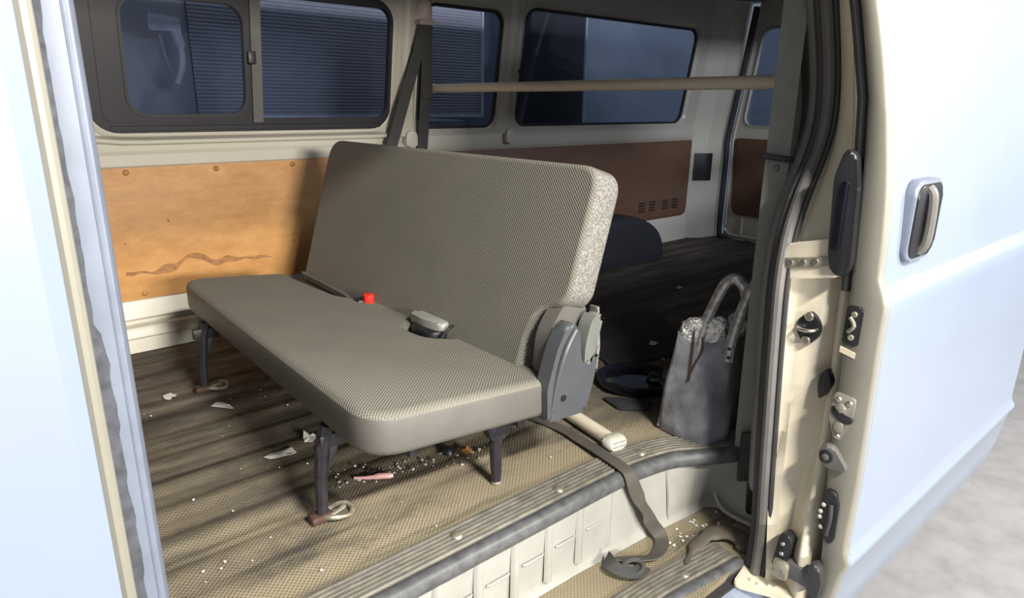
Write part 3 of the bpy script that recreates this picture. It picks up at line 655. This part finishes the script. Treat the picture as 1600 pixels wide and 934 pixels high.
# backrest: outline in (y, s) where s runs up the tilted front face
O0 = V((.948, 0, .258)); SU = V((.282, 0, .959)).normalized(); SN = V((-SU.z, 0, SU.x))   # SN points forward
def PB(y, s, d): return V((0, y, 0))+O0+SU*s-SN*d
bo = fillet([(YF, -.065), (YF, .478), (YN, .482), (YN, .20), (.985, .172), (1.045, .15), (1.07, .09), (1.075, -.065)], [.03, .075, .055, .03, .04, .05, .04, .02], 7)
bm = new(); n = len(bo); cyb, csb = 1.6, .25
area2 = sum(bo[i-1][0]*bo[i][1]-bo[i][0]*bo[i-1][1] for i in range(n)); sg = 1 if area2 > 0 else -1
lay = [(.012, 0), (.005, .002), (.001, .007), (0, .014), (0, .072), (.004, .082), (.014, .088)]
rs = [[PB(y, s, d-.014*(1 if True else 0)*0) for y, s in inset(bo, q*sg)] for q, d in lay]
L = [[bm.verts.new(p) for p in r] for r in rs]
ff = bm.faces.new(L[0]); fb = bm.faces.new(L[-1][::-1])
front, rest = [ff], []
for k, (a, b) in enumerate(zip(L, L[1:])):
    for i in range(n): f = bm.faces.new((a[i], b[i], b[(i+1) % n], a[(i+1) % n])); f.material_index = k
bmesh.ops.recalc_face_normals(bm, faces=bm.faces)
def is_front(f):
    nn = f.normal
    return f == ff or nn.dot(SN) > .5 or (nn.z > .45 and nn.dot(SN) > -.5 and abs(nn.y) < .6)
keep = [f.index for f in bm.faces]; bm.faces.index_update()
fr_ids = {f.index for f in bm.faces if is_front(f)}
b1, b2 = split(bm, is_front)
for v in b1.verts:
    pass
o = obj('backrest_cushion', b1, 'fabric_back', B, ang=60, recalc=False); flat_big(o); o['label'] = 'grey woven fabric front of the backrest'
o = obj('backrest_cover', b2, 'carpet', B, ang=50, recalc=False); o['label'] = 'light speckled carpet on backrest end and rear'
# hinge cover, lever, flap
cov = fillet([(.930, .174), (1.048, .166), (1.072, .23), (1.088, .31), (1.04, .285), (1.03, .30), (1.02, .385), (.985, .392), (.955, .345), (.938, .29), (.926, .255)], [.008, .012, .02, .012, .02, .02, .02, .03, .03, .03, .02], 5)
hc = oprism('hinge_cover', cov, 1, .948, .985, 'plastic_grey', B, .011, 4); hc['label'] = 'grey plastic hinge cover with screw hole'
odisc('screw_hole', (.975, .9455, .222), (0, -1, 0), .0075, .001, 'black', hc)
otube('cover_ridge', [(.945, .95, .20), (.955, .946, .27), (.975, .943, .335), (1.005, .945, .375)], .007, 'plastic_grey', hc, sm=4)
oprism('hinge_skirt', fillet([(.955, .25), (1.08, .24), (1.085, .40), (1.06, .432), (1.01, .42), (.965, .36)], .03), 1, .99, 1.03, 'vinyl', B, .008, 3)
lev = oprism('recline_lever', fillet([(1.036, .284), (1.064, .284), (1.076, .33), (1.092, .388), (1.076, .402), (1.052, .385), (1.036, .33)], [.008, .008, .03, .014, .014, .03, .03], 6), 1, .944, .978, 'handle_grey', B, .012, 4); lev['label'] = 'pale grey recliner lever'
oprism('rear_flap', [(1.105, .40), (1.112, .40), (1.122, .30), (1.115, .245), (1.108, .25), (1.112, .31)], 1, .975, 1.0, 'carpet', B, .001)
# under-frame and legs
for yy in (1.17, 2.0): obj('frame_bar', box(new(), (.50, yy-.012, seat_top(.72)-.118), (.95, yy+.012, seat_top(.72)-.088), .003), 'leg_black', B)
for xx in (.62, .90): obj('frame_bar', box(new(), (xx-.01, 1.0, seat_top(xx)-.115), (xx+.01, 2.19, seat_top(xx)-.085), .003), 'leg_black', B)
def frontleg(x, y):
    lg = otube('leg', [(x+.025, y, .215), (x+.012, y, .17), (x+.004, y, .10), (x, y, .012)], [.017, .016, .0135, .012], 'leg_black', B, n=10)
    oprism('leg_gusset', fillet([(x-.005, .175), (x+.06, .21), (x+.03, .13), (x+.008, .11)], .008), 1, y-.008, y+.008, 'leg_black', lg, .002)
    ho = obj('floor_hook', box(new(), (x-.028, y-.016, .003), (x+.02, y+.016, .022), .006), 'brown', lg)
    th = [2*math.pi*k/20 for k in range(21)]
    otube('hook_ring', [(x+.033+.032*math.cos(a), y-.004+.024*math.sin(a), .011+.004*math.sin(2*a)) for a in th], .0055, 'steel_old', lg, n=8)
    otube('hook_latch', [(x+.005, y-.014, .012), (x+.03, y-.012, .018), (x+.05, y, .014)], .006, 'steel_old', lg, n=8)
frontleg(.497, 1.172); frontleg(.514, 2.0)
for yy in (1.05, 1.97):
    lg = otube('leg', [(.868, yy, .17), (.868, yy, .06), (.869, yy, .004)], [.016, .0135, .011], 'leg_black', B)
    oprism('leg_gusset', fillet([(.82, .19), (.925, .175), (.905, .135), (.885, .115), (.85, .115)], .012), 1, yy-.012, yy+.012, 'leg_black', lg, .003)
    odisc('leg_foot', (.869, yy, .002), (0, 0, 1), .0125, .008, 'steel_old', lg)
# buckle well linings
obox('gap_lining', (.85, 1.78, .19), (.985, 2.20, .238), 'brown_vinyl', B); obox('gap_lining', (.87, 1.34, .19), (.99, 1.50, .238), 'black', B)
otube('gap_rod', [(.935, 2.2, .262), (.93, 2.0, .260), (.925, 1.86, .258), (.915, 1.82, .25)], .007, 'rubber_grey', B, sm=3)

bk = thing('seat_belt_buckle', 'seat belt buckle with red release button in the bench gap', 'buckle', (.93, 1.74, .25))
obj('buckle_body', box(new(), (.90, 1.735, .245), (.95, 1.775, .276), .008), 'black', bk)
obj('release_button', prism(new(), fillet([(.915, 1.72), (.94, 1.71), (.95, 1.73), (.945, 1.75), (.92, 1.75)], .01), 2, .262, .292, .007, 3), 'red', bk)
bk = thing('seat_belt_buckle', 'pale grey seat belt buckle in a black sleeve on the bench', 'buckle', (.93, 1.42, .25))
obj('buckle_body', prism(new(), fillet([(.93, 1.345), (.965, 1.355), (.968, 1.42), (.958, 1.495), (.925, 1.495), (.918, 1.42)], [.02, .02, .04, .012, .012, .03]), 2, .272, .296, .008, 3), 'buckle_grey', bk)
obj('sleeve', prism(new(), fillet([(.90, 1.36), (.955, 1.345), (.965, 1.42), (.94, 1.48), (.898, 1.45)], .02), 2, .246, .276, .006), 'black', bk)
otube('sleeve_rim', [(.92, 1.338, .262), (.945, 1.333, .29), (.97, 1.338, .285)], .004, 'black', bk, sm=3)

# ================================================================== BELTS AND BARS
SB = thing('seat_belt', 'dark seat belt hanging from a cream anchor cover on the far pillar', 'seat belt', (1.63, 2.45, .7))
bm = new(); rs = []
for z, wx, dd in ((1.15, .036, .034), (1.16, .042, .050), (1.185, .042, .058), (1.215, .034, .056), (1.24, .024, .046), (1.255, .012, .03)):
    rs.append([PW(1.625+wx*math.cos(a), z, -.005-dd*max(0, math.sin(a))) for a in np.linspace(0, math.pi, 12)])
ac = obj('anchor_cover', rings(bm, rs, closed=False, cap=False), 'anchor', SB); 
oprism('anchor_slot', rr(1.588, 1.662, 1.140, 1.162, .008), 1, yw(1.15)-.062, yw(1.15)-.012, 'cream_dark', ac, .004)
obj('webbing', strap(new(), [PW(1.632, 1.155, -.045), PW(1.645, 1.0, -.042), PW(1.65, .85, -.04), PW(1.652, .60, -.03)], (1, 0, 0), .052), 'webbing_dark', SB)
obj('webbing', strap(new(), [PW(1.618, 1.155, -.05), PW(1.60, 1.06, -.05), PW(1.555, .90, -.05), PW(1.495, .70, -.06), PW(1.44, .55, -.06)], (1, 0, .1), .052), 'webbing_dark', SB)
obj('webbing_keeper', box(new(), (1.63, yw(.86)-.05, .855), (1.682, yw(.86)-.036, .95), .003), 'webbing_dark', SB)

NB = thing('seat_belt', 'grey seat belt hanging straight down beside the rear door jamb', 'seat belt', (1.46, .75, -.1))
obj('webbing', strap(new(), [(1.43, .762, 1.40), (1.45, .768, 1.06), (1.455, .77, .74), (1.457, .77, .43), (1.457, .765, .05), (1.457, .758, -.05)], (.5, -.866, 0), .05, .003), 'webbing', NB)
th = [2*math.pi*k/24 for k in range(25)]; ex_ = V((.5, -.866, 0)); en = V((-.866, -.5, 0))
otube('belt_loop', [V((1.455, .77, .735))+ex_*(.034*math.cos(a))+en*(.009*math.sin(a))+V((0, 0, -.004*math.cos(a))) for a in th], .0065, 'rubber', NB, n=8)
odisc('belt_button', V((1.455, .77, .712))+en*.002, tuple(en), .0075, .005, 'handle_grey', NB, dome=1)
obj('belt_sleeve', strap(new(), [(1.452, .742, .06), (1.453, .742, -.02), (1.454, .742, -.075)], (.75, -.66, 0), .058, .012), 'webbing_dark', NB)
oprism('anchor_tongue', fillet([(1.436, -.06), (1.472, -.06), (1.482, -.15), (1.470, -.175), (1.450, -.17)], .012), 1, .725, .737, 'black', NB, .003)
odisc('anchor_bolt', (1.466, .7255, -.150), (-.6, -.8, 0), .0125, .008, 'rubber_grey', NB)

CB = thing('cross_bar', 'cream painted bar spanning the van behind the bench', 'bar', (1.68, 1.6, .9))
otube('bar', [(1.702, 2.475, .899), (1.69, 1.6, .902), (1.68, .80, .905)], .0175, 'bar_cream', CB, n=16)
odisc('end_cup', (1.702, 2.5, .899), (0, -1, 0), .019, .03, 'bar_cream', CB); odisc('end_cup', (1.68, .785, .905), (0, 1, 0), .024, .03, 'cream_plastic', CB)

TB = thing('support_tube', 'cream tube with slotted end cap lying under the bench end', 'tube', (1.2, 1.3, 0))
otube('tube', [(1.201, .985, .0215), (1.235, 1.21, .0215), (1.31, 1.75, .0215), (1.36, 2.1, .0215)], .0185, 'cream_plastic', TB, n=16)
dr = V((-.148, -.989, 0)); ax = V((.989, -.148, 0)); c0 = V((1.2035, .998, .0225))
rs = []
for q, s in ((0, .7), (.006, .88), (.028, .88), (.036, .72)):
    rs.append([c0+dr*q+ax*(s*(.014*(1 if math.cos(a) > 0 else -1)*1+.0215*math.cos(a))) + V((0, 0, s*.0215*math.sin(a))) for a in (2*math.pi*k/24+.06 for k in range(24))])
ec = obj('end_cap', rings(new(), rs), 'white_clip', TB, ang=40)
for dz in (-.006, .006):
    for s0, s1 in ((-.02, -.002), (.002, .02)):
        otube('cap_slot', [c0+dr*.0355+ax*s0+V((0, 0, dz)), c0+dr*.0355+ax*s1+V((0, 0, dz))], .0022, 'trim_grey', ec, n=6)

LS = thing('loose_strap', 'dark webbing strap hanging over the sill into the step well', 'strap', (1.15, .9, 0))
P = [(1.13, 1.42, .007), (1.165, 1.16, .008), (1.158, 1.06, .010), (1.143, .965, .014), (1.132, .885, .012), (1.131, .866, -.004), (1.152, .862, -.05), (1.18, .858, -.10), (1.205, .85, -.150), (1.222, .835, -.182), (1.20, .812, -.190), (1.15, .80, -.191), (1.10, .825, -.186), (1.055, .855, -.183)]
Wd = [(1, -.1, 0), (1, -.1, 0), (1, -.1, 0), (1, -.1, 0), (1, -.1, 0), (1, -.1, .1), (.8, -.4, .4), (.9, .3, .2), (.7, -.6, .3), (.8, -.6, 0), (.3, -1, .1), (0, -1, .3), (.2, -1, .2), (.6, -.8, .2)]
obj('webbing', strap(new(), P, [V(q) for q in Wd], .034, .003, 6), 'webbing_brown', LS)
obj('webbing_fold', strap(new(), [(1.05, .86, -.18), (1.035, .83, -.176), (1.045, .80, -.18), (1.075, .785, -.187), (1.105, .79, -.19)], [V(q) for q in [(.6, .6, .3), (1, .2, .3), (.9, .6, .2), (.3, 1, .1), (0, 1, 0)]], .034, .003, 6), 'webbing_dark', LS)
otube('webbing_loop', [(1.075+.03*math.cos(a), .80+.018*math.sin(a), -.184+.006*math.sin(a)) for a in th], .006, 'webbing_dark', LS, n=8)

# ================================================================== TOTE BAG AND CONTENT
TG2 = thing('tote_bag', 'grey leather tote bag with silver handles standing beside the door jamb', 'bag', (1.46, .9, 0))
def chaikin(P, k=2):
    for _ in range(k):
        P = [q for i in range(len(P)) for q in (P[i].lerp(P[(i+1) % len(P)], .12), P[i].lerp(P[(i+1) % len(P)], .88))]
    return P
base = [V(q) for q in [(1.374, .985, 0), (1.366, .905, 0), (1.380, .838, 0), (1.448, .812, 0), (1.575, .852, 0), (1.51, 1.03, 0)]]
topp = [V(q) for q in [(1.392, .950, .282), (1.415, .915, .278), (1.437, .877, .276), (1.463, .842, .278), (1.57, .868, .282), (1.495, .995, .285)]]
bm = new(); rs = []
for k in range(17):
    f = k/16; R_ = []
    for i, p in enumerate(chaikin([a.lerp(b, f**.8) for a, b in zip(base, topp)])):
        z = .006+.274*f; c_ = V((1.46, .92, 0)); dv = V((p.x-c_.x, p.y-c_.y, 0)); bul = .006*math.sin(math.pi*f)+.009*mnoise.noise(V((p.x*14, p.y*14, z*9)))*(1-.6*f)
        q = V((p.x, p.y, z))+dv.normalized()*bul
        if k == 0: q = V((c_.x+dv.x*.93, c_.y+dv.y*.93, .003))
        R_.append(q)
    rs.append(R_)
inn = [[V((1.465+(q.x-1.465)*.95, .915+(q.y-.915)*.95, q.z-d)) for q in rs[-1]] for d in (.0, .06)]
obj('bag_body', rings(bm, rs+inn), 'leather', TG2, ang=60)
def nearest(i, f): return chaikin([a.lerp(b, f**.8) for a, b in zip(base, topp)])
for idx in (0, 3):
    pts = []
    for f in np.linspace(.02, 1, 9):
        a = base[idx].lerp(topp[idx], float(f)**.8); c_ = V((1.46, .92, 0)); dv = V((a.x-c_.x, a.y-c_.y, 0)); pts.append(V((a.x, a.y, .004+.276*float(f)))-dv*.06)
    otube('side_seam', pts, .0035, 'leather', TG2, n=8)
rim = [q+V((0, 0, .001)) for q in rs[-1]]; otube('rim_piping', rim+[rim[0]], .0028, 'leather', TG2, n=6)
otube('handle', [(1.425, .905, .235), (1.432, .90, .30), (1.448, .885, .37), (1.455, .866, .42), (1.46, .845, .436), (1.475, .826, .415), (1.50, .83, .36), (1.52, .85, .28)], .0138, 'silver_tube', TG2, n=12, sm=5)
hd2 = otube('handle', [(1.456, .838, .225), (1.457, .832, .285), (1.462, .818, .36), (1.468, .80, .42), (1.478, .785, .442), (1.50, .775, .425), (1.53, .785, .36), (1.545, .81, .28)], .0138, 'silver_tube', TG2, n=12, sm=5)
nrm = V((-.8, -.6, 0))
tab = obj('handle_tab', strap(new(), [(1.4535, .836, .275), (1.451, .834, .25), (1.447, .832, .222)], (.45, -.85, 0), .024, .004), 'leather', TG2)
for z in (.26, .236): odisc('rivet', V((1.447, .832, z))+nrm*.004, tuple(nrm), .0045, .003, 'black', tab, dome=1)
otube('cord', [(1.418, .915, .30), (1.408, .912, .285), (1.403, .908, .25), (1.396, .905, .21), (1.39, .902, .165)], .0028, 'brown', TG2, n=6, sm=4)
otube('cord', [(1.425, .90, .295), (1.42, .895, .28), (1.415, .888, .245), (1.402, .897, .21), (1.388, .907, .16)], .0024, 'brown', TG2, n=6, sm=4)
# pouch and coiled cover inside the bag
bm = new(); bmesh.ops.create_icosphere(bm, subdivisions=4, radius=1)
for v in bm.verts:
    q = V((max(-.8, min(.8, v.co.x))*1.2, max(-.8, min(.8, v.co.y))*1.2, max(-.8, min(.8, v.co.z))*1.2)); s = 1+.10*mnoise.noise(q*3.2)+.05*mnoise.noise(q*9)
    a = V((.56, -.83, 0)); b_ = V((.83, .56, 0)); v.co = V((1.436, .905, .284))+a*q.x*.055*s+b_*q.y*.018*s+V((0, 0, q.z*.043*s+q.x*.010))
tag(obj('foil_pouch', bm, 'foil', ang=30), 'crinkled silver pouch poking out of the tote bag', 'pouch')
bm = new(); pts = []
for k in range(150):
    a = k*.55; f = k/149; c0_ = V((1.47+.045*f, .845-.045*f+.02*math.sin(f*7), .30+.085*f)); pts.append(c0_+V((.010*math.cos(a), .012*math.cos(a), .014*math.sin(a))))
cl = thing('coiled_cover', 'twisted silver grey cover stuffed in the tote bag behind the handle', 'cover', (1.5, .82, .29))
otube('coil', pts, .0045, 'silver_tube', cl, n=6)
pts = [V((1.475+.05*(k/119), .86-.05*(k/119), .285+.05*(k/119)))+V((.012*math.cos(k*.6), .014*math.cos(k*.6), .014*math.sin(k*.6))) for k in range(120)]
otube('coil', pts, .0045, 'foil', cl, n=6)

# ================================================================== THINGS ON THE FLOOR
DI = thing('black_dish', 'glossy black oval plastic dish lying beside the tote bag', 'dish', (1.56, 1.2, .005))
bm = new(); rs = []; dax = V((.775, -.63, 0)); day = V((.63, .775, 0)); dc = V((1.56, 1.205, .004))
for rad, z in ((.04, .012), (.085, .010), (.098, .022), (.108, .032), (.114, .028), (.112, .012), (.10, .0), (.05, .0)):
    rs.append([dc+dax*rad*1.08*math.cos(a)+day*rad*.98*math.sin(a)+V((0, 0, z)) for a in (2*math.pi*k/40 for k in range(40))])
obj('dish', rings(bm, rs), 'dish', DI, ang=60)
otube('inner_clip', [dc+dax*.04+V((0, 0, .016)), dc+dax*.055+day*.02+V((0, 0, .03)), dc+dax*.075+day*.01+V((0, 0, .022))], .006, 'brown_vinyl', DI, n=8, sm=4)
tag(oprism('floor_sheet', [(2.224, 1.66), (2.08, 1.42), (1.92, 1.25), (1.60, 1.34), (1.70, 1.58), (1.88, 1.69)], 2, .004, .012, 'old_mat', None, .002), 'dark rubber offcut sheet lying behind the bench', 'mat')
tag(oprism('rubber_scrap', fillet([(1.40, 1.20), (1.47, 1.13), (1.49, 1.08), (1.44, 1.06), (1.38, 1.12)], .01), 2, .003, .010, 'old_mat', None, .002), 'torn black rubber scrap in front of the black dish', 'scrap')
def scrap(name, label, cat, poly, m='paper', zb=.004, curl=.012, group=None):
    bm = new(); n = len(poly); c = V((sum(p[0] for p in poly)/n, sum(p[1] for p in poly)/n)); lv = []
    for th_ in (0, .0012):
        ring = []
        for i, p in enumerate(poly): ring.append(bm.verts.new((p[0], p[1], zb+th_+curl*abs(mnoise.noise(V((p[0]*40, p[1]*40, 3)))))))
        lv.append((ring, bm.verts.new((c.x, c.y, zb+th_+curl*.25))))
    for (ring, cv), s in zip(lv, (1, -1)):
        for i in range(n): bm.faces.new((ring[i], ring[(i+1) % n], cv)[::s])
    for i in range(n): bm.faces.new((lv[0][0][i], lv[1][0][i], lv[1][0][(i+1) % n], lv[0][0][(i+1) % n]))
    return tag(obj(name, bm, m, ang=20), label, cat, group)
scrap('paper_scrap', 'curled white paper scrap between the far bench leg and the open floor', 'litter', [(.492, 1.872), (.512, 1.89), (.527, 1.875), (.533, 1.84), (.536, 1.815), (.522, 1.815), (.512, 1.845)], curl=.02)
scrap('paper_scrap', 'small round pale paper scrap nearest the metal side rail', 'litter', blob(.419, 2.017, .017, .02, 4, 12), curl=.01)
scrap('paper_scrap', 'long torn grey paper strip on the floor', 'litter', [(.498, 1.494), (.515, 1.505), (.54, 1.50), (.568, 1.492), (.570, 1.468), (.552, 1.463), (.545, 1.472), (.522, 1.474), (.508, 1.482)])
scrap('paper_scrap', 'crumpled pale lump beside the near front bench leg', 'litter', blob(.626, 1.515, .018, .02, 9, 14), curl=.03)
tag(otube('plastic_stick', [(.622, 1.268, .008), (.65, 1.246, .009), (.672, 1.234, .010), (.697, 1.219, .009)], [.0035, .005, .007, .007, .005], 'pink', n=8, sm=3), 'thin pink plastic stick lying under the bench', 'stick')
scrap('leaf_litter', 'dry orange leaf under the near end of the bench', 'litter', blob(.897, 1.206, .014, .018, 12, 12), 'orange', curl=.03)
bm = new(); disc(bm, (.862, 1.228, .004), (0, 0, 1), .016, .018, 12, 1); tag(obj('bottle_cap', bm, 'black'), 'dark round cap next to the dry orange leaf', 'cap')
bm = new(); disc(bm, (.668, 1.262, .004), (0, 0, 1), .013, .010, 12, 1); tag(obj('dark_pebble', bm, 'brown_vinyl'), 'small dark lump behind the pink stick', 'pebble')
scrap('dirt_flake', 'square dirt flake beside the hinge cover', 'litter', [(1.178, 1.165), (1.205, 1.155), (1.20, 1.128), (1.172, 1.138)], 'sill_plastic', curl=.006)
scrap('paper_scrap', 'white paper bit on the dark rubber sheet', 'litter', blob(1.879, 1.377, .02, .016, 21, 10), zb=.013)
scrap('paper_scrap', 'tiny white bit between the dish and the tote bag', 'litter', blob(1.776, 1.262, .009, .009, 22, 8), zb=.014)
scrap('paper_scrap', 'pale bit far back on the dark floor', 'litter', blob(2.618, 1.801, .016, .014, 23, 10))
bm = new(); rnd = random.Random(5)
def crumb(x, y, z, s):
    r = bmesh.ops.create_icosphere(bm, subdivisions=1, radius=s)
    for v in r['verts']: v.co = V((v.co.x*rnd.uniform(.7, 1.4), v.co.y*rnd.uniform(.7, 1.4), v.co.z*.7))+V((x, y, z+s*.4))
for k in range(70): crumb(rnd.uniform(.25, 1.1), rnd.uniform(1.0, 2.1), .003, rnd.choice([.0015, .002, .002, .003]))
for k in range(70):
    f = rnd.random(); crumb(.58+.34*f+rnd.gauss(0, .025), 1.29-.10*f+rnd.gauss(0, .02), .003, rnd.choice([.0015, .002, .003, .004]))
for k in range(26): crumb(1.30+rnd.gauss(0, .05), .80+rnd.gauss(0, .02), -.198, rnd.choice([.002, .003, .004]))
tag(obj('crumbs', bm, 'paper'), 'pale crumbs and grit scattered over the floor and step', 'grit', kind='stuff')
